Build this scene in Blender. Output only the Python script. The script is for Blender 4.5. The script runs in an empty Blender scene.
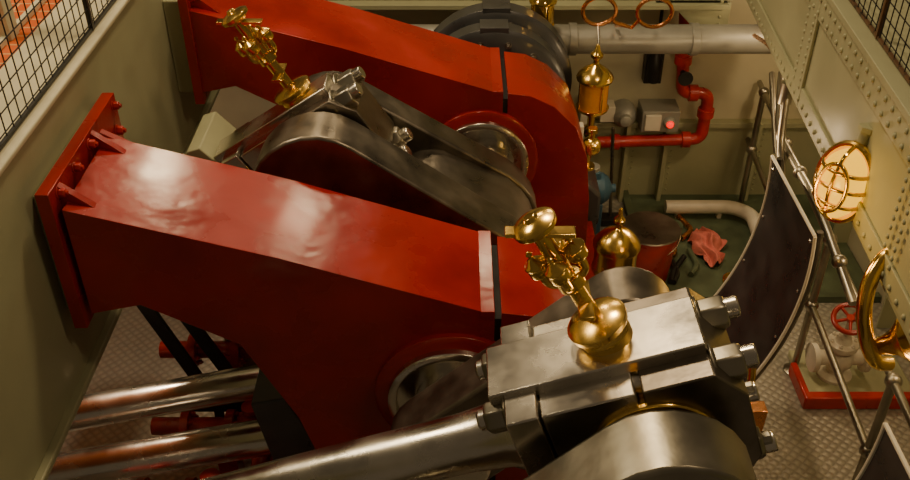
import bpy, bmesh, math, random
from mathutils import Vector, Matrix
random.seed(4)
V=Vector
# ---------------------------------------------------------------- materials
def mat(name,col,metal=0,rough=.5,coat=0,var=.12,scale=6,bump=0,bscale=60,emit=None,es=0,trans=0,rvar=.1):
    m=bpy.data.materials.new(name); m.use_nodes=True
    nt=m.node_tree; N=nt.nodes; L=nt.links; p=N['Principled BSDF']
    tc=N.new('ShaderNodeTexCoord'); no=N.new('ShaderNodeTexNoise'); no.inputs['Scale'].default_value=scale; no.inputs['Detail'].default_value=6
    L.new(tc.outputs['Object'],no.inputs['Vector'])
    r=N.new('ShaderNodeValToRGB'); r.color_ramp.elements[0].position=.3; r.color_ramp.elements[1].position=.7
    r.color_ramp.elements[0].color=(*[c*(1-var) for c in col],1); r.color_ramp.elements[1].color=(*[min(1,c*(1+var)) for c in col],1)
    L.new(no.outputs['Fac'],r.inputs['Fac']); L.new(r.outputs['Color'],p.inputs['Base Color'])
    mr=N.new('ShaderNodeMapRange'); mr.inputs['To Min'].default_value=max(.02,rough-rvar); mr.inputs['To Max'].default_value=min(1,rough+rvar)
    mr.inputs['From Min'].default_value=.3; mr.inputs['From Max'].default_value=.7
    L.new(no.outputs['Fac'],mr.inputs['Value']); L.new(mr.outputs['Result'],p.inputs['Roughness'])
    p.inputs['Metallic'].default_value=metal; p.inputs['Coat Weight'].default_value=coat; p.inputs['Coat Roughness'].default_value=.1
    if trans: p.inputs['Transmission Weight'].default_value=trans
    if bump:
        n2=N.new('ShaderNodeTexNoise'); n2.inputs['Scale'].default_value=bscale; L.new(tc.outputs['Object'],n2.inputs['Vector'])
        b=N.new('ShaderNodeBump'); b.inputs['Strength'].default_value=bump; b.inputs['Distance'].default_value=.01
        L.new(n2.outputs['Fac'],b.inputs['Height']); L.new(b.outputs['Normal'],p.inputs['Normal'])
    if emit: p.inputs['Emission Color'].default_value=(*emit,1); p.inputs['Emission Strength'].default_value=es
    return m
RED=mat('red_enamel',(.33,.007,.002),0,.27,.2,.25,3,.3,9,rvar=.12)
REDD=mat('red_paint_dull',(.42,.012,.005),0,.35,.3,.25,8)
CREAM=mat('cream_green_paint',(.37,.375,.23),0,.5,0,.08,4,.05,30)
CREAM2=mat('cream_paint_light',(.55,.52,.37),0,.5,0,.08,4)
GREEN=mat('green_floor_paint',(.09,.12,.07),0,.5,0,.3,7)
STEEL=mat('polished_steel',(.66,.63,.56),1,.25,0,.15,5,.05,20)
STEELM=mat('machined_steel',(.34,.32,.26),1,.36,0,.3,4,.1,20)
STEELD=mat('dark_steel',(.23,.205,.17),.95,.35,0,.35,7,.1,20)
GUN=mat('gunmetal_paint',(.06,.062,.065),.2,.35,.2,.25,6)
BRASS=mat('brass',(.86,.58,.15),1,.2,0,.15,9)
COPPER=mat('copper',(.75,.33,.13),1,.25)
WHITE=mat('white_paint',(.7,.66,.55),0,.4)
BLACK=mat('black_iron',(.025,.025,.025),.3,.45)
DARKFILL=mat('dark_interior',(.015,.015,.015),0,.7)  # near-black fill for the cap joint and bucket inside
BLUE=mat('blue_grey_paint',(.05,.12,.18),0,.4)
PINK=mat('pink_cloth',(.70,.20,.17),0,.9,0,.25,14,.5,40)
GUARD=mat('guard_sheet',(.08,.078,.08),.6,.32,0,.4,5)
GLOW=mat('lamp_glass_lit',(.22,.10,.0),0,.3,emit=(1,.50,.004),es=1.7)
REDL=mat('red_pilot_light',(.6,.02,.01),0,.3,emit=(1,.008,.001),es=1.5)
OILG=mat('amber_oil_glass',(.6,.25,.03),0,.08,.5,.2,10)
ALU=mat('grey_alloy',(.36,.36,.32),.35,.42)

def plate():
    m=bpy.data.materials.new('chequer_plate'); m.use_nodes=True
    nt=m.node_tree; N=nt.nodes; L=nt.links; p=N['Principled BSDF']
    tc=N.new('ShaderNodeTexCoord'); mp=N.new('ShaderNodeMapping'); mp.inputs['Scale'].default_value=(75,75,75); mp.inputs['Rotation'].default_value=(0,0,.78)
    L.new(tc.outputs['Object'],mp.inputs['Vector']); sp=N.new('ShaderNodeSeparateXYZ'); L.new(mp.outputs['Vector'],sp.inputs[0])
    def M(op,a,b=None,c=None):
        n=N.new('ShaderNodeMath'); n.operation=op
        for i,x in enumerate((a,b)):
            if x is None: continue
            if isinstance(x,(int,float)): n.inputs[i].default_value=x
            else: L.new(x,n.inputs[i])
        return n.outputs[0]
    s1=M('SINE',sp.outputs[0]); s2=M('SINE',sp.outputs[1]); h=M('MULTIPLY',s1,s2); h=M('ABSOLUTE',h)
    no=N.new('ShaderNodeTexNoise'); no.inputs['Scale'].default_value=4; L.new(tc.outputs['Object'],no.inputs['Vector'])
    r=N.new('ShaderNodeValToRGB'); r.color_ramp.elements[0].color=(.25,.235,.20,1); r.color_ramp.elements[1].color=(.46,.44,.38,1)
    f=M('ADD',M('MULTIPLY',h,.6),M('MULTIPLY',no.outputs['Fac'],.5)); L.new(f,r.inputs['Fac']); L.new(r.outputs['Color'],p.inputs['Base Color'])
    b=N.new('ShaderNodeBump'); b.inputs['Strength'].default_value=.6; b.inputs['Distance'].default_value=.006; L.new(h,b.inputs['Height']); L.new(b.outputs['Normal'],p.inputs['Normal'])
    p.inputs['Metallic'].default_value=.3; p.inputs['Roughness'].default_value=.42
    return m
PLATE=plate()
def brick(name,c1,c2,c3,sc):
    m=bpy.data.materials.new(name); m.use_nodes=True
    nt=m.node_tree; N=nt.nodes; L=nt.links; p=N['Principled BSDF']
    tc=N.new('ShaderNodeTexCoord'); b=N.new('ShaderNodeTexBrick'); b.inputs['Scale'].default_value=sc
    b.inputs['Color1'].default_value=(*c1,1); b.inputs['Color2'].default_value=(*c2,1); b.inputs['Mortar'].default_value=(*c3,1); b.inputs['Mortar Size'].default_value=.015
    L.new(tc.outputs['Object'],b.inputs['Vector']); L.new(b.outputs['Color'],p.inputs['Base Color']); p.inputs['Roughness'].default_value=.5
    return m
TILE=brick('terracotta_deck',(.60,.13,.02),(.52,.10,.015),(.62,.35,.15),3)
DECKR=brick('dark_wood_deck',(.14,.07,.03),(.11,.055,.025),(.03,.02,.01),4)

# ---------------------------------------------------------------- builder
class B:
    def __init__(s): s.v=[]; s.f=[]; s.m=[]; s.mats=[]
    def mi(s,m):
        if m not in s.mats: s.mats.append(m)
        return s.mats.index(m)
    def add(s,vs,fs,m):
        o=len(s.v); s.v+= [tuple(x) for x in vs]; k=s.mi(m)
        for f in fs: s.f.append([i+o for i in f]); s.m.append(k)
    def box(s,a,b,m,M=None):
        x0,y0,z0=a; x1,y1,z1=b
        vs=[V((x,y,z)) for z in (z0,z1) for y in (y0,y1) for x in (x0,x1)]
        if M: vs=[M@q for q in vs]
        s.add(vs,[(0,2,3,1),(4,5,7,6),(0,1,5,4),(2,6,7,3),(0,4,6,2),(1,3,7,5)],m)
    def prism(s,poly,y0,y1,m,M=None):
        n=len(poly); vs=[V((x,y0,z)) for x,z in poly]+[V((x,y1,z)) for x,z in poly]
        if M: vs=[M@q for q in vs]
        fs=[tuple(range(n)),tuple(range(2*n-1,n-1,-1))]+[(i,i+n,(i+1)%n+n,(i+1)%n) for i in range(n)]
        s.add(vs,fs,m)
    def lathe(s,o,ax,prof,m,seg=24):
        ax=V(ax).normalized(); o=V(o); t=V((0,0,1)) if abs(ax.z)<.9 else V((1,0,0))
        e1=ax.cross(t).normalized(); e2=ax.cross(e1)
        vs=[]; 
        for r,h in prof:
            for i in range(seg):
                a=2*math.pi*i/seg; vs.append(o+ax*h+(e1*math.cos(a)+e2*math.sin(a))*max(r,1e-5))
        fs=[]
        for j in range(len(prof)-1):
            for i in range(seg):
                k=(i+1)%seg; fs.append((j*seg+i,j*seg+k,(j+1)*seg+k,(j+1)*seg+i))
        fs.append(tuple(range(seg))[::-1]); n=len(prof)-1; fs.append(tuple(range(n*seg,n*seg+seg)))
        s.add(vs,fs,m)
    def cyl(s,p,q,r,m,seg=24,r2=None):
        p=V(p);q=V(q); s.lathe(p,q-p,[(r,0),(r if r2 is None else r2,(q-p).length)],m,seg)
    def tube(s,pts,r,m,seg=12,fil=0,closed=False):
        P=[V(p) for p in pts]
        if fil:
            Q=[P[0]]
            for i in range(1,len(P)-1):
                a=(P[i-1]-P[i]); c=(P[i+1]-P[i]); d=min(fil,a.length*.49,c.length*.49)
                A=P[i]+a.normalized()*d; C=P[i]+c.normalized()*d
                for k in range(7):
                    t=k/6; Q.append(A*(1-t)**2+P[i]*2*t*(1-t)+C*t*t)
            Q.append(P[-1]); P=Q
        n=len(P); T=[]
        for i in range(n):
            if closed: d=P[(i+1)%n]-P[i-1]
            else: d=P[min(i+1,n-1)]-P[max(i-1,0)]
            T.append(d.normalized())
        t=V((0,0,1)) if abs(T[0].z)<.9 else V((1,0,0)); e=T[0].cross(t).normalized()
        vs=[]
        for i in range(n):
            e=(e-T[i]*e.dot(T[i])).normalized(); g=T[i].cross(e)
            rr=r(i/(n-1)) if callable(r) else r
            for k in range(seg):
                a=2*math.pi*k/seg; vs.append(P[i]+(e*math.cos(a)+g*math.sin(a))*rr)
        fs=[]
        for i in range(n if closed else n-1):
            j=(i+1)%n
            for k in range(seg): l=(k+1)%seg; fs.append((i*seg+k,i*seg+l,j*seg+l,j*seg+k))
        if not closed: fs+= [tuple(range(seg))[::-1],tuple(range((n-1)*seg,n*seg))]
        s.add(vs,fs,m)
    def ball(s,o,r,m,seg=16,sc=(1,1,1)):
        pr=[]; vs=[];fs=[]; R=8
        for j in range(R+1):
            a=math.pi*j/R
            for i in range(seg):
                b=2*math.pi*i/seg; vs.append(V((math.sin(a)*math.cos(b)*r*sc[0],math.sin(a)*math.sin(b)*r*sc[1],math.cos(a)*r*sc[2]))+V(o))
        for j in range(R):
            for i in range(seg):
                k=(i+1)%seg; fs.append((j*seg+i,(j+1)*seg+i,(j+1)*seg+k,j*seg+k))
        s.add(vs,fs,m)
    def rivet(s,o,ax,r,m): s.lathe(o,ax,[(r,0),(r*.87,r*.4),(r*.5,r*.68),(r*.1,r*.75)],m,8)
    def bolt(s,o,ax,r,h,m,st=None):
        ax=V(ax).normalized(); s.lathe(o,ax,[(r*1.25,0),(r*1.25,r*.2)],m,16); s.lathe(V(o)+ax*r*.2,ax,[(r,0),(r,h*.8),(r*.85,h)],m,6)
        s.lathe(V(o)+ax*h,ax,[(r*.5,0),(r*.5,r*.7)],m,10)
    def done(s,name,bev=.004,ang=35,loc=None):
        me=bpy.data.meshes.new(name); me.from_pydata(s.v,[],s.f)
        for m in s.mats: me.materials.append(m)
        me.polygons.foreach_set('material_index',s.m); me.polygons.foreach_set('use_smooth',[True]*len(me.polygons))
        bm=bmesh.new(); bm.from_mesh(me); bmesh.ops.remove_doubles(bm,verts=bm.verts,dist=1e-6)
        bmesh.ops.recalc_face_normals(bm,faces=bm.faces); bm.to_mesh(me); bm.free()
        me.set_sharp_from_angle(angle=math.radians(ang))
        o=bpy.data.objects.new(name,me); bpy.context.collection.objects.link(o)
        if bev:
            md=o.modifiers.new('bevel','BEVEL'); md.width=bev; md.segments=2; md.limit_method='ANGLE'; md.angle_limit=math.radians(40); md.harden_normals=False
        return o

# ---------------------------------------------------------------- room shell
b=B(); b.box((-4,0,-.06),(3.4,6.2,0),PLATE); b.done('floor',0)
b=B(); b.box((1.25,4.75,.001),(2.74,6.04,.012),GREEN); b.box((1.25,4.75,.012),(2.74,4.80,.05),GREEN); b.box((1.25,4.75,.012),(1.3,6.04,.05),GREEN); b.done('green_floor_area_1',.002)  # green-painted floor area with raised edges
b=B(); b.box((-4,6.05,0),(3.4,6.15,1.6),CREAM2)
b.box((-1,6.02,0),(2.74,6.05,.62),CREAM)
for x in (.55,1.22,1.50,2.15):
    b.box((x,5.93,0),(x+.03,6.05,.66),CREAM)
    for k in range(12): b.rivet((x+.08,6.02,.06+k*.047),(0,-1,0),.009,CREAM)
b.box((-1,5.98,.60),(2.74,6.05,.64),CREAM)
b.done('wall_back',.003)
b=B(); b.box((2.75,0,0),(2.85,6.15,2.34),CREAM2)
for y in (1.2,2.4,3.4,4.5,5.4):
    b.box((2.63,y,0),(2.75,y+.02,2.2),CREAM)
b.done('wall_right',.003)
b=B(); b.box((-4.1,0,0),(-4,6.15,2.34),CREAM); b.done('wall_left',0)
# decks above
b=B(); b.box((-4.1,0,2.34),(-1.66,6.3,2.38),TILE); b.box((-3.4,0,2.38),(-3.3,6.3,3.2),CREAM2)
b.box((-1.76,0,2.38),(-1.73,6.3,2.40),CREAM2)
for y in (2.35,3.45,4.55): b.box((-1.80,y,2.38),(-1.72,y+.08,3.4),CREAM2)
b.done('deck_left',.002)
b=B(); b.box((1.99,0,2.34),(4.2,6.3,2.38),DECKR); b.done('deck_right',0)
# left girder
b=B()
b.box((-1.42,-.2,1.43),(-1.39,5.7,2.38),CREAM); b.box((-1.65,-.2,2.38),(-1.375,5.7,2.40),CREAM2); b.box((-1.55,-.2,1.40),(-1.36,5.7,1.43),CREAM)
b.box((-1.39,2.62,1.72),(-1.346,3.22,2.20),CREAM); b.box((-1.39,4.32,1.72),(-1.30,4.95,2.20),CREAM)
b.done('girder_left',.006)
# right girder, slightly splayed
sl=.07
Mr=Matrix.Translation((1.535,3,0))@Matrix.Rotation(-math.atan(sl),4,'Z')
b=B()
b.box((0,-3.2,1.84),(.03,2.75,2.38),CREAM,Mr); b.box((-.02,-3.2,2.38),(.42,2.75,2.41),CREAM,Mr); b.box((0,-3.2,1.81),(.2,2.75,1.84),CREAM,Mr)
b.box((-.012,-3.2,2.26),(0,2.75,2.38),CREAM,Mr); b.box((-.012,-3.2,1.84),(0,2.75,1.93),CREAM,Mr)
b.box((-.014,.95,1.84),(0,1.12,2.38),CREAM,Mr)
R3=Mr.to_3x3()
for k in range(74):
    y=-3.1+k*.078
    for z in (2.29,2.35,1.87): b.rivet(Mr@V((-.012,y,z)),R3@V((-1,0,0)),.013,CREAM)
for k in range(10):
    for y in (.985,1.085,-.4,-.32,2.3,2.38): b.rivet(Mr@V((-.012,y,1.92+k*.038)),R3@V((-1,0,0)),.012,CREAM)
b.done('girder_right',.003)
# back girder + gusset
b=B()
b.box((-1.38,5.7,1.66),(1.70,5.73,2.38),CREAM); b.box((-1.6,5.70,2.38),(1.7,6.3,2.41),CREAM); b.box((-1.38,5.62,1.63),(1.70,5.8,1.66),CREAM)
b.prism([(1.25,1.66),(1.72,1.66),(1.72,1.35),(1.66,1.36),(1.55,1.45),(1.4,1.6)],5.66,5.7,CREAM)
for k in range(60): b.rivet((-1.3+k*.05,5.7,1.70),(0,-1,0),.01,CREAM)
for k in range(9): b.rivet((1.3+k*.05,5.66,1.78),(0,-1,0),.012,CREAM); b.rivet((1.66,5.66,1.42+k*.05),(0,-1,0),.012,CREAM)
b.done('girder_back',.003)

# ---------------------------------------------------------------- mesh railings
def rail(name,M,y0,y1,h,wm,fm):
    b=B(); n=int((y1-y0)/.06)
    for k in range(n): 
        y=y0+k*.06; b.cyl(M@V((0,y,0)),M@V((0,y,h)),.0024,wm,6)
    for k in range(int(h/.06)): b.cyl(M@V((.004,y0,.03+k*.06)),M@V((.004,y1,.03+k*.06)),.0024,wm,6)
    for z in (.006,h): b.box((-.006,y0,z-.006),(.006,y1,z+.006),fm,M)
    y=y0
    while y<=y1: b.box((-.009,y-.009,0),(.009,y+.009,h),fm,M); y+=1.3
    b.done(name,0)
rail('mesh_railing',Matrix.Translation((-1.42,0,2.405)),.9,5.6,.95,BLACK,BLACK)
rail('mesh_railing.001',Matrix.Translation((.05,0,2.415))@Mr,-2.2,2.6,.95,BLACK,DECKR)

# ---------------------------------------------------------------- bearing frames
ZS=1.36
def frame(name,y0,w,xo,sx,fx=-1.30):
    b=B(); y1=y0+w
    X=lambda x:x+xo*max(0,min(1,(x+1.28)/1.4))
    body=[(-1.28,2.18),(-.6,1.985),(.14,1.735),(.14,.55),(-.50,.55),(-.54,1.0),(-.60,1.22),(-.776,1.595),(-1.10,1.78),(-1.28,1.74)]
    b.prism([(X(x),z) for x,z in body],y0,y1,RED)
    cap=[(.165,1.735),(.28,1.72),(.40,1.66),(.52,1.54),(.59,1.36),(.62,1.1),(.63,.8),(.63,.55),(.165,.55)]
    b.prism([(x+xo,z) for x,z in cap],y0+.01,y1-.01,RED)
    b.prism([(x+xo,z) for x,z in [(.135,1.70),(.17,1.70),(.17,.6),(.135,.6)]],y0+.02,y1-.02,DARKFILL)
    b.box((X(.09),y0-.004,1.73),(X(.14),y1+.004,1.752),RED)
    b.box((fx-.045,y0-.02,1.69),(fx,y1+.21,2.25),RED)
    for ya in (y0+.05,y1-.09):
        b.prism([(fx,2.24),(fx,2.12),(fx+.15,2.09),(fx+.15,2.12)],ya,ya+.03,RED)
    b.prism([(fx,2.2),(fx,1.75),(-1.12,1.85),(-1.12,2.1)],y1-.01,y1+.02,RED)
    for y in (y0+.0,y0+.16,y0+.32,y1+.12):
        b.bolt((fx,y+.05,2.215),(1,0,0),.016,.022,REDD)
    for z in (1.78,1.95,2.12): b.bolt((fx,y1+.15,z),(1,0,0),.018,.025,REDD)
    b.lathe((sx,y0,ZS),(0,-1,0),[(.29,-.01),(.29,.02),(.27,.03)],RED,48)
    b.lathe((sx,y0-.02,ZS),(0,-1,0),[(.24,0),(.24,.035),(.225,.045),(.21,.045),(.205,.02),(.15,.02)],STEEL,48)
    b.box((-.62+xo,y0-.08,.45),(.75+xo,y1+.08,.56),RED)
    b.box((-.55+xo,y0,0),(.68+xo,y1,.46),REDD)
    return b.done(name,.013)
frame('bearing_frame',2.57,.49,0,-.01)
frame('bearing_frame.001',4.27,.52,.10,.14,-1.25)

# ---------------------------------------------------------------- crankshaft
SH=lambda y:V((.0+(y-2.5)*.09,y,ZS))
def web(b,s,p,y0,y1,ws,wp,ext,m):
    s=V((s[0],s[1]));p=V((p[0],p[1])); d=(p-s); Ln=d.length; a=d/Ln; n=V((-a.y,a.x)); pts=[]
    for k in range(13):
        t=-math.pi/2+math.pi*k/12; pts.append(p+a*(math.cos(t)*wp*.95)+n*(math.sin(t)*wp))
    for k in range(13):
        t=math.pi/2+math.pi*k/12; pts.append(s+a*(math.cos(t)*ext)+n*(math.sin(t)*ws))
    b.prism([(q.x,q.y) for q in pts],y0,y1,m)
NP=V((.55,1.93)); FP=V((-.56,1.83))
b=B()
b.cyl(SH(.6),SH(1.75),.15,STEEL,40); b.cyl(SH(2.2),SH(3.45),.15,STEEL,40); b.cyl(SH(3.8),SH(5.95),.15,STEEL,40)
s=SH(2); web(b,(s.x,s.z),NP,2.22,2.40,.18,.16,.19,STEELD)
web(b,(s.x,s.z),NP,1.50,1.70,.22,.24,.28,STEELM)
b.cyl((NP.x,1.49,NP.y),(NP.x,2.41,NP.y),.12,STEELD,40)
s=SH(3.5); web(b,(s.x,s.z),FP,3.20,3.42,.28,.27,.36,STEELD); web(b,(s.x,s.z),FP,3.74,3.90,.28,.22,.32,STEELD)
# forged filling between the webs on the shaft side
q=V((s.x,s.z)).lerp(FP,.34); web(b,(s.x,s.z),q,3.41,3.75,.265,.22,.30,STEELD)
b.cyl((FP.x,3.21,FP.y),(FP.x,3.89,FP.y),.12,STEELD,40)
b.done('crankshaft',.012)

def conrod(name,pin,y0,y1,end,rod_r,H=.25):
    b=B(); yc=(y0+y1)/2
    e=V((end[0],0,end[1])); p=V((pin.x,0,pin.y)); a=(p-e).normalized(); n=V((-a.z,0,a.x))
    if n.z<0: n=-n
    M=Matrix(((a.x,0,n.x,p.x),(0,1,0,yc),(a.z,0,n.z,p.z),(0,0,0,1)))
    h=(y1-y0)/2; L=(p-e).length
    b.lathe(M@V((-L,0,0)),a,[(rod_r*.8,0),(rod_r,L*.5),(rod_r*1.05,L-.55),(rod_r*1.2,L-.42),(rod_r*1.7,L-.33)],STEEL,40)
    b.box((-.36,-h,-H),(-.27,h,H),STEEL,M)
    b.box((-.265,-h*.92,-H*.93),(-.01,h*.92,H*.93),STEEL,M)
    b.box((-.01,-h*.92,-.15),(.01,h*.92,.15),BRASS,M)
    cap=[(.01,-H*.93),(.01,H*.93),(.2,H*.93),(.27,.12),(.27,-.12),(.2,-H*.93)]
    b.prism(cap,-h*.92,h*.92,STEELD,M)
    b.box((-.40,-h*.5,H-.02),(.20,h*.5,H+.02),STEEL,M)
    for sg in (1,-1):
        for yy in (-.5,.5):
            o=M@V((-.40,yy*h,sg*(H-.06))); b.lathe(o,a,[(.03,-.05),(.03,.72)],STEEL,16)
            b.bolt(M@V((-.36,yy*h,sg*(H-.06))),-a,.048,.06,STEELM)
            b.bolt(M@V((.2,yy*h,sg*(H-.07))),a,.052,.075,STEELM)
    for yy in (-1,1):
        b.lathe(M@V((0,yy*h*.9,0)),(0,yy,0),[(.18,0),(.18,.02),(.15,.025),(.125,.025)],BRASS,40)
    b.lathe(M@V((-L,-.13,0)),(0,1,0),[(.15,0),(.15,.26)],STEEL,32)
    return b.done(name,.008),M
conrod('connecting_rod',NP,1.76,2.16,(-1.5,1.22),.085,.235)
conrod('connecting_rod.001',FP,3.43,3.73,(-1.85,.98),.08,.235)

def cup(b,o,ax,s=1,m=BRASS):
    b.lathe(o,ax,[(.02*s,0),(.02*s,.03*s),(.05*s,.035*s),(.058*s,.05*s),(.058*s,.10*s),(.064*s,.105*s),(.064*s,.115*s),(.05*s,.125*s),(.03*s,.145*s),(.012*s,.155*s),(.012*s,.17*s),(.02*s,.18*s),(.012*s,.195*s),(.003*s,.2*s)],m,28)
def wiper(name,base,top,y):
    b=B(); P=V((base[0],y,base[1])); T=V((top[0],y,top[1])); ax=(T-P).normalized(); L=(T-P).length
    b.lathe(P,ax,[(.07,-.06),(.075,.0),(.07,.015),(.065,.02),(.085,.03),(.088,.05),(.07,.06),(.03,.07)],BRASS,32)
    b.lathe(P,ax,[(.024,.06),(.024,L*.45),(.038,L*.46),(.038,L*.55),(.024,L*.56),(.024,L)],BRASS,20)
    s=ax.cross(V((0,1,0))).normalized()
    for k,(dx,dy) in enumerate(((.0,-.06),(.0,.06),(.055,0),(-.055,0))):
        q=P+ax*(L*.55)+V((0,dy,0))+s*dx
        b.tube([P+ax*L*.5,P+ax*L*.52+V((0,dy,0))+s*dx,q+ax*.06],.012,BRASS,10,.03); cup(b,q+ax*.02,ax,.5)
    b.lathe(T-ax*.03,ax,[(.03,0),(.045,.01),(.06,.02),(.062,.035),(.045,.045),(.02,.05),(.015,.06)],BRASS,28)
    b.box((-.09,-.02,0),(.09,.02,.012),BRASS,Matrix.Translation(P+ax*L*.92))
    b.box((-.02,-.08,0),(.02,.08,.012),BRASS,Matrix.Translation(P+ax*L*.3))
    b.done(name,.002)
wiper('brass_crankpin_oiler',(.41,2.17),(.20,2.53),1.98)
wiper('brass_crankpin_oiler.001',(-.66,2.06),(-.88,2.42),3.60)

# ---------------------------------------------------------------- eccentrics beyond far frame
b=B()
for y0,y1,r in ((4.93,5.08,.43),(5.14,5.30,.46)):
    c=SH(y0); b.lathe(c,(0,1,0),[(r-.03,0),(r,.02),(r,y1-y0-.02),(r-.03,y1-y0)],GUN,56)
    b.box((c.x-.08,y0+.01,ZS+r-.03),(c.x+.08,y1-.01,ZS+r+.01),GUN)
    for k in range(14):
        a=k*math.pi/7; b.bolt((c.x+(r-.08)*math.cos(a),y0,ZS+(r-.08)*math.sin(a)),(0,-1,0),.016,.02,STEELD)
    b.box((-1.5,.03,-.07),(-.3,y1-y0-.03,.07),GUN,Matrix.Translation(c)@Matrix.Rotation(math.radians(-14),4,'Y'))
b.done('eccentric_strap',.008)
b=B(); b.prism([(.42,.5),(.9,.5),(.9,.72),(.8,.82),(.55,.82),(.42,.72)],4.90,5.3,GUN)
b.prism([(.55,0),(.9,0),(.9,.5),(.55,.5)],4.95,5.25,GUN)
b.done('reversing_gear_casing',.02)

# ---------------------------------------------------------------- guide columns
b=B()
def gcol(r,l,rad):
    r=V(r);l=V(l); b.cyl(l,r,rad,STEEL,40); d=(r-l).normalized()
    b.lathe(r,d,[(rad*1.0,-.03),(rad*1.25,-.02),(rad*1.25,.05),(rad*.7,.06)],STEELD,32)
gcol((-.78,3.05,.97),(-1.95,3.0,.74),.076)
gcol((-.70,2.75,.94),(-2.0,2.75,.64),.078)
b.prism([(-.80,1.22),(-.66,1.25),(-.56,1.0),(-.56,.5),(-.66,.5),(-.74,.85)],2.64,3.2,GUN)
b.box((-.80,2.66,.36),(-.5,3.16,.52),GUN)
b.box((-2.3,2.5,.4),(-1.98,3.3,1.0),GUN)
b.cyl((-1.22,2.62,.60),(-1.16,2.50,.80),.045,STEEL,24)
b.done('crosshead_guide_columns',.008)
b=B()
for p,q in (((-1.52,3.42,1.28),(-1.20,3.42,.42)),((-1.36,3.42,1.24),(-1.02,3.42,.42)),((-1.22,3.46,1.24),(-.80,3.46,.42)),((-1.6,3.42,1.22),(-.9,3.42,1.16)),((-1.6,3.42,.42),(-.8,3.42,.42))):
    b.box((-.012,-.032,0),(.012,.032,(V(q)-V(p)).length),BLACK,Matrix.Translation(p)@(V(q)-V(p)).to_track_quat('Z','Y').to_matrix().to_4x4())
b.box((-1.85,3.3,1.20),(-1.35,3.5,1.24),ALU)
b.box((-1.22,3.40,0),(-1.18,3.44,.42),BLACK); b.box((-.84,3.40,0),(-.80,3.44,.42),BLACK)
b.done('diagonal_stay_bars',.002)
b=B()
for y,x0,z in ((3.62,-1.15,.62),(3.30,-1.15,.40),(2.85,-1.25,.42),(2.50,-1.10,.72)):
    b.tube([(x0-.35,y,z),(x0+.15,y,z),(x0+.25,y+.06,z),(x0+.5,y+.06,z)],.045,REDD,14,.08)
    for x in (x0-.2,x0+.02,x0+.4):
        yy=y+(.06 if x>x0+.2 else 0)
        b.cyl((x,yy,z),(x+.04,yy,z),.085,REDD,20)
        for k in range(6): b.bolt((x+.04,yy+.065*math.cos(k*1.047),z+.065*math.sin(k*1.047)),(1,0,0),.012,.015,REDD)
    b.lathe((x0+.15,y,z),(0,0,1),[(.07,0),(.075,.06),(.05,.08),(.02,.09),(.02,.12),(.045,.12),(.045,.14),(.01,.15)],REDD,20)
    b.box((x0-.05,y-.05,0),(x0+.05,y+.05,z),REDD)
b.tube([(-.9,2.1,.50),(-.9,3.6,.50)],.04,REDD,14)
b.box((-1.0,2.0,.0),(-.62,3.6,.3),REDD)
for y in (2.3,2.7,3.1,3.4): b.box((-.98,y,.3),(-.84,y+.05,.55),REDD)
b.done('red_drain_pipe_manifold',.006)
b=B(); b.prism([(-1.15,1.84),(-1.09,1.86),(-1.0,1.76),(-1.0,1.2),(-1.15,1.2)],3.52,3.86,CREAM)
b.box((-1.2,3.46,1.12),(-.95,3.92,1.2),CREAM); 
b.box((-1.18,3.65,0),(-1.0,3.85,1.12),CREAM)
for y in (3.56,3.65,3.74,3.82): b.rivet((-1.0,y,1.7),(1,0,0),.014,CREAM)
b.done('crosshead_casing',.02)

# ---------------------------------------------------------------- lubricators
def lub(name,o,s,post=None,m2=OILG):
    b=B(); o=V(o)
    b.lathe(o,(0,0,1),[(.03*s,0),(.03*s,.02*s),(.075*s,.03*s),(.08*s,.045*s)],BRASS,28)
    b.lathe(o+V((0,0,.045*s)),(0,0,1),[(.068*s,0),(.07*s,.01*s),(.07*s,.13*s),(.068*s,.14*s)],m2,28)
    for k in range(4): a=k*math.pi/2+.4; b.cyl(o+V((.076*s*math.cos(a),.076*s*math.sin(a),.04*s)),o+V((.076*s*math.cos(a),.076*s*math.sin(a),.19*s)),.006*s,BRASS,8)
    b.lathe(o+V((0,0,.185*s)),(0,0,1),[(.085*s,0),(.088*s,.012*s),(.08*s,.03*s),(.055*s,.055*s),(.025*s,.075*s),(.014*s,.085*s),(.014*s,.1*s),(.028*s,.115*s),(.03*s,.13*s),(.014*s,.148*s),(.010*s,.17*s),(.002*s,.18*s)],BRASS,28)
    b.lathe(o,(0,0,-1),[(.018*s,0),(.018*s,.06*s),(.035*s,.07*s),(.04*s,.09*s),(.02*s,.13*s),(.016*s,.22*s)],BRASS,20)
    if post:
        b.tube([o-V((0,0,.15*s)),V((o.x,o.y,post))],.016,BRASS,12)
        b.cyl((o.x,o.y,post),(o.x,o.y,post+.02),.05,BRASS,20)
    b.done(name,.001)
lub('brass_sight_feed_lubricator',(.82,5.08,1.19),1.25,.82)
lub('brass_sight_feed_lubricator.001',(.52,5.38,1.60),.95,.6,BRASS)
b=B(); b.ball((.80,4.86,1.10),.06,BRASS); b.lathe((.80,4.86,1.10),(0,0,1),[(.02,0),(.02,.09),(.03,.1),(.03,.12)],BRASS,16); b.cyl((.8,4.86,1.10),(.60,4.80,1.10),.022,BRASS,14); b.cyl((.72,4.84,1.10),(.74,4.845,1.10),.04,BRASS,6)
b.box((.66,4.80,1.14),(.74,4.86,1.26),WHITE)
b.done('brass_drip_valve',.002)
b=B(); o=V((.83,3.95,.0))
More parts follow.
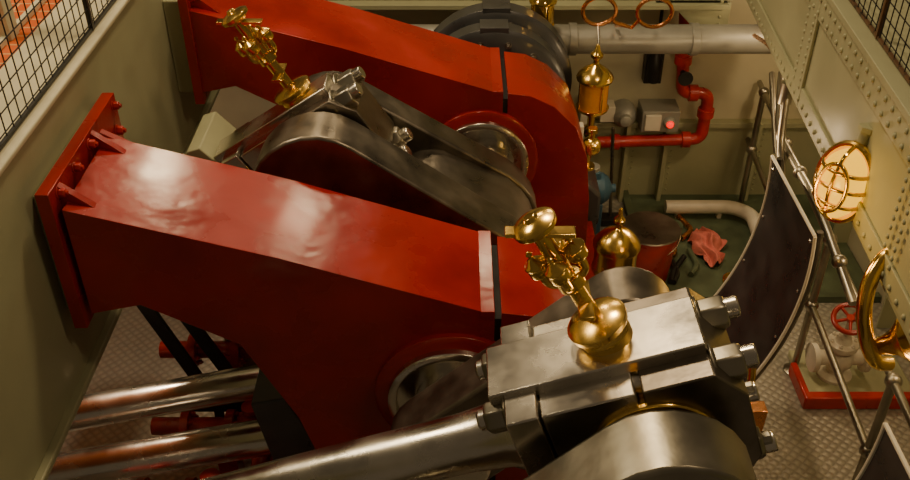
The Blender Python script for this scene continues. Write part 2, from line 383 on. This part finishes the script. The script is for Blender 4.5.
b.lathe(o,(0,0,1),[(.1,0),(.1,.03),(.045,.05),(.04,.82),(.09,.87),(.115,.88),(.118,.90),(.11,.91),(.11,1.03),(.122,1.035),(.122,1.055),(.108,1.075),(.085,1.105),(.05,1.13),(.025,1.14),(.015,1.15),(.015,1.17),(.03,1.185),(.03,1.2),(.012,1.225),(.01,1.26),(.003,1.27)],BRASS,40)
b.done('brass_oil_reservoir',.002)

# copper coils
b=B()
b.tube([(.98,5.22,1.70),(.93,5.21,1.72)]+[(.83+.095*math.cos(t),5.2+.01*t*.3,1.79+.085*math.sin(t)) for t in [-.6+k*.3 for k in range(22)]],.012,COPPER,10)
b.tube([(.98,5.22,1.70),(1.03,5.23,1.68)]+[(1.15-.1*math.cos(t),5.22-.01*t*.3,1.78+.085*math.sin(t)) for t in [-.6+k*.3 for k in range(22)]],.012,COPPER,10)
b.tube([(.83,5.2,1.70),(.83,5.1,1.62)],.008,STEEL,8)
b.tube([(.98,5.22,1.70),(.98,5.45,1.60)],.012,COPPER,10)
b.done('copper_siphon_coils',0)

# ---------------------------------------------------------------- back wall services
b=B(); b.tube([(-1.3,5.5,1.49),(.4,5.5,1.49),(2.05,5.5,1.49)],.09,ALU,32)
for x in (-.4,.7,1.45): b.cyl((x,5.5,1.49),(x+.05,5.5,1.49),.10,ALU,32)
b.done('large_steam_pipe',.004)
b=B(); b.tube([(1.50,5.93,1.58),(1.53,5.88,1.2),(1.55,5.88,.93),(1.74,5.88,.93),(1.74,5.88,.57),(.97,5.88,.54),(.90,5.82,.4),(1.0,5.75,.3),(1.02,5.75,.02)],.042,REDD,16,.07)
for p,ax in (((1.60,5.88,.93),(1,0,0)),((1.74,5.88,.75),(0,0,1)),((1.53,5.88,1.15),(0,0,1)),((1.6,5.88,.565),(1,0,0)),((1.1,5.88,.545),(1,0,0))):
    b.lathe(p,ax,[(.058,0),(.058,.06)],REDD,16)
b.lathe((1.53,5.84,1.1),(0,-1,0),[(.02,0),(.02,.08),(.05,.085),(.05,.1)],BLACK,16)
b.done('red_fire_main_pipe',.002)
b=B(); b.box((1.30,5.85,.64),(1.56,6.05,.80),ALU); b.box((1.32,5.83,.66),(1.43,5.85,.78),WHITE); b.lathe((1.49,5.85,.72),(0,-1,0),[(.04,0),(.04,.02),(.03,.035)],ALU,24); b.lathe((1.49,5.82,.72),(0,-1,0),[(.028,0),(.024,.02),(.01,.03)],REDL,20)
b.done('switch_box_with_pilot_light',.004)
b=B(); b.lathe((1.19,6.04,.72),(0,-1,0),[(.085,0),(.085,.1),(.07,.14),(.045,.16),(.04,.19),(.01,.2)],ALU,28); b.box((1.02,5.92,.68),(1.12,6.04,.80),WHITE)
b.box((.88,5.92,.66),(.98,6.04,.84),WHITE)
b.done('pressure_gauge',.003)
b=B(); b.lathe((1.36,5.95,.98),(0,0,1),[(.04,0),(.05,.05),(.05,.16),(.03,.2),(.02,.24)],BLACK,20); b.tube([(1.36,5.95,1.2),(1.36,5.95,1.58)],.012,BLACK,8); b.box((1.3,5.96,.96),(1.42,6.05,1.2),BLACK)
b.done('wall_telephone_handset',.003)
b=B(); b.tube([(1.52,5.72,.1),(2.0,5.72,.1),(2.12,5.62,.1),(2.08,4.9,.1)],.05,WHITE,16,.12); b.cyl((2.08,4.9,.1),(2.08,4.86,.1),.07,WHITE,20)
for x in (1.6,1.9): b.box((x,5.7,0),(x+.03,5.74,.08),WHITE)
b.done('white_floor_pipe',.002)
b=B()
for i in range(7):
    x=1.38+random.random()*.25+(.45 if i>4 else 0); y=4.85+random.random()*.7*(0.3 if i>4 else 1)
    b.tube([(x,y,.035),(x+.12*random.random(),y+.1,.035),(x+.15*random.random(),y+.28,.035)],.02,[BLACK,COPPER,GREEN][i%3],8,.05)
b.lathe((1.86,4.95,.012),(0,0,1),[(.09,0),(.09,.02),(.07,.03)],BRASS,20)
b.lathe((1.52,5.45,.012),(0,0,1),[(.07,0),(.07,.12),(.04,.14)],GREEN,20)
b.done('bilge_pipes',0)

# bucket
b=B(); o=V((1.26,5.02,0))
b.lathe(o,(0,0,1),[(.145,0),(.15,.012),(.185,.38),(.193,.385),(.193,.40),(.181,.40),(.175,.37),(.14,.02),(.0,.02)],REDD,40)
b.lathe(o,(0,0,1),[(.171,.28),(.171,.285),(.0,.285)],DARKFILL,32)
b.tube([o+V((-.19*math.cos(t),-.02-.19*math.sin(t)*.75,.38-.10*math.sin(t))) for t in [k*math.pi/16 for k in range(17)]],.006,STEEL,8)
b.lathe(o,(0,0,1),[(.191,.392),(.197,.397),(.191,.404)],STEELD,40)
b.done('red_bucket',0)
b=B(); b.cyl((1.12,5.66,.0),(1.08,5.72,.75),.012,STEELD,10); b.box((1.05,5.61,0),(1.19,5.71,.06),BLACK); b.done('deck_brush',.003)
b=B(); b.lathe((.83,5.50,.40),(1,0,0),[(.09,0),(.11,.03),(.11,.18),(.08,.22),(.03,.24),(.03,.27)],BLUE,28); b.box((.85,5.41,0),(1.01,5.59,.32),BLUE); b.box((.87,5.45,.48),(.98,5.55,.55),BLUE)
b.lathe((.93,5.50,.4),(0,0,1),[(.05,.1),(.05,.18)],ALU,20); b.done('electric_pump',.006)
# rag
b=B(); n=26; vs=[];fs=[]
for i in range(n):
    for j in range(n):
        u=i/(n-1)-.5; w=j/(n-1)-.5
        k=1-.35*(abs(u*2)**3)*(abs(w*2)**3)
        rr=math.hypot(u,w)
        x=u*.20*k*(1+.25*math.sin(w*7+.5)); y=w*.40*k*(1+.1*math.cos(u*8)); z=.04+.09*math.exp(-rr*rr*6)+.025*math.sin(u*13+w*5)*math.cos(w*8+.4)+.014*math.sin(u*24+w*11)
        vs.append(V((1.74+x+.02*math.sin(w*12),5.30+y,max(.022,z))))
for i in range(n-1):
    for j in range(n-1): fs.append((i*n+j,(i+1)*n+j,(i+1)*n+j+1,i*n+j+1))
b.add(vs,fs,PINK); o=b.done('pink_cleaning_rag',0,80); md=o.modifiers.new('s','SOLIDIFY'); md.thickness=.006
md=o.modifiers.new('u','SUBSURF'); md.levels=1; md.render_levels=1

# ---------------------------------------------------------------- splash guard
b=B(); C=V((.04,1.36)); R=1.5; ya,yb=3.28,3.95
def arc(a0,a1,R,n=28): return [(C.x+R*math.cos(math.radians(a0+(a1-a0)*k/n)),C.y+R*math.sin(math.radians(a0+(a1-a0)*k/n))) for k in range(n+1)]
A=arc(8,-38,R); A2=arc(8,-38,R+.008)
b.prism(A+A2[::-1],ya,yb,GUARD)
for y in (ya,yb): b.tube([(x,y,z) for x,z in arc(8,-38,R)],.008,WHITE,8)
for q in (A[0],A[-1]): b.tube([(q[0],ya,q[1]),(q[0],yb,q[1])],.008,WHITE,8)
for k in range(5):
    x,z=arc(6,-36,R-.004,4)[k]
    b.rivet((x,ya+.04,z),(C.x-x,0,C.y-z),.008,STEEL); b.rivet((x,yb-.04,z),(C.x-x,0,C.y-z),.008,STEEL)
for y in (ya+.03,yb-.03): b.tube([(C.x+(R+.03)*math.cos(math.radians(a)),y,C.y+(R+.03)*math.sin(math.radians(a))) for a in range(8,-42,-4)]+[(1.20,y,.0)],.016,STEELD,8)
b.done('crank_splash_guard',0,25)
b=B(); A=arc(1,-40,R,28); A2=arc(1,-40,R+.008,28); b.prism(A+A2[::-1],1.6,2.38,GUARD)
for y in (1.6,2.38): b.tube([(x,y,z) for x,z in A],.009,WHITE,8)
b.tube([(A[0][0],1.6,A[0][1]),(A[0][0],2.38,A[0][1])],.009,WHITE,8)
b.tube([(A[-1][0],2.34,A[-1][1]),(A[-1][0],2.34,0)],.016,STEELD,8)
b.done('crank_splash_guard.001',0,25)
# drain cock lever by the guard
b=B(); b.box((1.21,2.85,0),(1.39,3.05,.04),STEELD); b.cyl((1.30,2.95,.02),(1.32,3.05,.85),.028,STEELD,16); b.prism([(1.27,.4),(1.37,.4),(1.38,.85),(1.30,.85)],2.96,3.03,COPPER); b.cyl((1.32,3.05,.85),(1.31,3.08,1.02),.018,BRASS,14); b.ball((1.31,3.08,1.03),.026,STEELD)
b.box((1.24,2.87,.02),(1.36,3.03,.16),STEELD)
b.done('drain_cock_lever',.004)

# ---------------------------------------------------------------- handrail
b=B()
RX=lambda y:2.0+.06*(y-4.1)
for z in (.95,.5): b.tube([(RX(2.0),2.0,z),(RX(6.0),6.0,z)],.019,STEELM,14)
for y in (3.05,4.12,5.15,5.85):
    x=RX(y); b.cyl((x,y,0),(x,y,.95),.021,STEELM,14); b.lathe((x,y,0),(0,0,1),[(.06,0),(.06,.012),(.03,.03),(.02,.05)],STEELM,20)
    for z in (.95,.5): b.ball((x,y,z),.038,STEELM)
b.done('handrail',.0)
b=B()
b.tube([(1.64,4.25,1.80),(1.64,4.18,1.50),(1.63,3.9,1.25)],.02,STEELM,12,.1); b.cyl((1.64,4.25,1.70),(1.64,4.25,1.81),.035,STEELM,14)
b.tube([(1.84,4.9,1.55),(1.70,4.4,1.45),(1.66,3.6,1.50),(1.68,3.1,1.35)],.02,STEELM,12,.15)
b.tube([(1.86,5.1,1.45),(1.76,4.5,1.25),(1.74,3.9,1.0)],.018,STEELM,12,.15)
b.tube([(1.78,5.3,1.60),(1.72,4.9,1.73),(1.68,4.6,1.80)],.012,COPPER,10,.1)
for p in ((1.68,3.95,1.475),(1.67,3.3,1.42)): b.ball(p,.034,STEELM)
b.done('guard_support_rods',.0)
# ---------------------------------------------------------------- bulkhead lamp
def lamp(name,pos,face,s):
    f=V(face).normalized(); rt=f.cross(V((0,0,1))).normalized(); up=rt.cross(f)
    M=Matrix(((rt.x,f.x,up.x,pos[0]),(rt.y,f.y,up.y,pos[1]),(rt.z,f.z,up.z,pos[2]),(0,0,0,1)))
    b=B()
    def oval(sx,sz,y,n=36): return [M@V((sx*math.cos(2*math.pi*k/n)*s,y*s,sz*math.sin(2*math.pi*k/n)*s)) for k in range(n)]
    def loft(rings,m,cap=True):
        n=len(rings[0]); vs=[q for r in rings for q in r]; fs=[(j*n+i,j*n+(i+1)%n,(j+1)*n+(i+1)%n,(j+1)*n+i) for j in range(len(rings)-1) for i in range(n)]
        if cap: fs+=[tuple(range(n)),tuple(range((len(rings)-1)*n,len(rings)*n))]
        b.add(vs,fs,m)
    loft([oval(.10,.145,-.09),oval(.105,.15,-.03),oval(.105,.15,-.005)],BRASS)
    loft([oval(.085,.13,-.004),oval(.085,.13,.03),oval(.075,.118,.055),oval(.045,.075,.075),oval(.01,.02,.08)],GLOW)
    b.tube(oval(.1,.145,.0),.014*s,BRASS,10,closed=True)
    b.tube(oval(.055,.09,.08),.008*s,BRASS,8,closed=True)
    b.tube([M@V((0,.0,.145*s)),M@V((0,.06*s,.12*s)),M@V((0,.095*s,0)),M@V((0,.06*s,-.12*s)),M@V((0,0,-.145*s))],.008*s,BRASS,8,.06)
    for zz in (-.06,0.0,.06):
        w=.1*math.sqrt(1-(zz/.15)**2); b.tube([M@V((-w*s,0,zz*s)),M@V((-w*.75*s,.06*s,zz*s)),M@V((0,.09*s,zz*s)),M@V((w*.75*s,.06*s,zz*s)),M@V((w*s,0,zz*s))],.008*s,BRASS,8,.04)
    b.cyl(M@V((0,-.04*s,.14*s)),M@V((0,-.04*s,.2*s)),.022*s,CREAM,14)
    b.cyl(M@V((0,-.04*s,.19*s)),M@V((0,-.04*s,.21*s)),.032*s,CREAM,6)
    b.box((-.05*s,-.14*s,-.05*s),(.05*s,-.07*s,.05*s),CREAM,M)
    b.done(name,.001)
    l=bpy.data.lights.new(name+'_light','POINT'); l.energy=3; l.color=(1,.55,.12); l.shadow_soft_size=.05
    o=bpy.data.objects.new(name+'_light',l); o.location=M@V((0,.30*s,-.08)); bpy.context.collection.objects.link(o)
lamp('bulkhead_lamp',(1.485,3.08,1.965),(-.75,-.6,.12),1.08)

# brass speaking tube
b=B()
b.tube([(1.56,2.70,1.93),(1.51,2.68,1.91),(1.46,2.64,1.84),(1.44,2.58,1.74),(1.46,2.52,1.64),(1.50,2.5,1.57),(1.56,2.52,1.55)],.028,BRASS,20,.08)
b.lathe((1.50,2.55,1.60),(.5,-.35,.55),[(.03,0),(.035,.05),(.05,.09),(.085,.13),(.09,.14),(.075,.135),(.02,.08)],BRASS,32)
b.done('brass_speaking_tube',0,40)

# valve on plinth
b=B(); b.box((2.0,3.84,0),(2.62,4.25,.05),CREAM)
b.box((1.98,3.80,0),(2.62,3.86,.09),REDD); b.box((1.96,3.80,0),(2.0,4.1,.09),REDD); b.done('red_plinth',.01)
b=B(); o=V((2.20,4.04,.05))
b.cyl(o+V((0,0,.12)),o+V((0,0,.24)),.06,WHITE,24); b.ball(o+V((0,0,.13)),.085,WHITE)
b.cyl(o+V((-.15,0,.13)),o+V((.16,0,.13)),.045,WHITE,24)
for x in (-.16,.13): b.cyl(o+V((x,0,.13)),o+V((x+.03,0,.13)),.085,WHITE,28)
b.lathe(o,(0,0,1),[(.1,0),(.1,.02),(.05,.03),(.05,.1)],WHITE,24)
b.lathe(o+V((0,0,.22)),(0,0,1),[(.085,0),(.085,.03),(.05,.035),(.035,.07),(.014,.08),(.014,.2)],WHITE,24)
for k in range(6): b.bolt(o+V((.068*math.cos(k*1.047),.068*math.sin(k*1.047),.25)),(0,0,1),.012,.015,WHITE)
ax=V((-.25,-.35,1)).normalized(); e1=ax.cross(V((0,1,0))).normalized(); e2=ax.cross(e1); hc=o+V((0,0,.42))
b.tube([hc+(e1*math.cos(k*math.pi/16)+e2*math.sin(k*math.pi/16))*.09 for k in range(32)],.015,REDD,10,closed=True)
for k in range(5): a=k*2*math.pi/5; b.tube([hc,hc+(e1*math.cos(a)+e2*math.sin(a))*.09],.009,REDD,8)
b.lathe(hc-ax*.015,ax,[(.022,0),(.022,.03)],REDD,14)
b.done('globe_valve',.002)

# ---------------------------------------------------------------- lights
def area(n,loc,tgt,sz,e,col,szy=None):
    l=bpy.data.lights.new(n,'AREA'); l.energy=e; l.color=col; l.size=sz
    if szy: l.shape='RECTANGLE'; l.size_y=szy
    o=bpy.data.objects.new(n,l); o.location=loc; o.rotation_euler=(V(tgt)-V(loc)).to_track_quat('-Z','Y').to_euler(); bpy.context.collection.objects.link(o)
area('added_overhead_light',(-.3,4.6,5.8),(-.3,3.4,1.5),.5,88,(1,.74,.43))  # unseen key light, placed behind to throw a sheen toward the camera
area('added_overhead_light.001',(1.6,1.8,5.2),(.9,4.0,.6),.4,24,(1,.72,.42))  # added front light to brighten camera-facing sides
area('added_overhead_light.002',(-2.6,3.5,4.8),(-2.2,3.2,2.4),.8,60,(1,.78,.48))  # unseen light above the left deck
area('added_overhead_light.003',(-.95,6.9,4.9),(-.5,3.0,2.0),.3,18,(1,.74,.42))  # added behind the well to lay glossy streaks on the red frames
area('added_overhead_light.004',(.35,6.9,4.7),(.2,3.0,1.8),.3,12,(1,.74,.42))  # added partner to the streak light, further right
def pt(n,loc,e,col=(1,.70,.38),r=.08):
    l=bpy.data.lights.new(n,'POINT'); l.energy=e; l.color=col; l.shadow_soft_size=r
    o=bpy.data.objects.new(n,l); o.location=loc; bpy.context.collection.objects.link(o)
pt('under_deck_fill',(2.2,4.9,2.0),24); pt('under_deck_fill.001',(-1.9,3.5,1.9),34,(1,.80,.55)); pt('under_deck_fill.002',(2.2,2.9,2.0),20); pt('under_deck_fill.003',(1.35,4.3,1.5),6)  # unseen point lights; second added to lift left floor, last for the bucket
w=bpy.data.worlds.new('w'); bpy.context.scene.world=w; w.use_nodes=True
w.node_tree.nodes['Background'].inputs[0].default_value=(1,.74,.46,1); w.node_tree.nodes['Background'].inputs[1].default_value=.09

# ---------------------------------------------------------------- camera
c=bpy.data.cameras.new('camera'); c.sensor_width=36; c.lens=36*950/910; c.clip_start=.05
o=bpy.data.objects.new('camera',c); o.location=(0,0,3.9); o.rotation_euler=(math.radians(90-35.6),0,0); bpy.context.collection.objects.link(o)
bpy.context.scene.camera=o
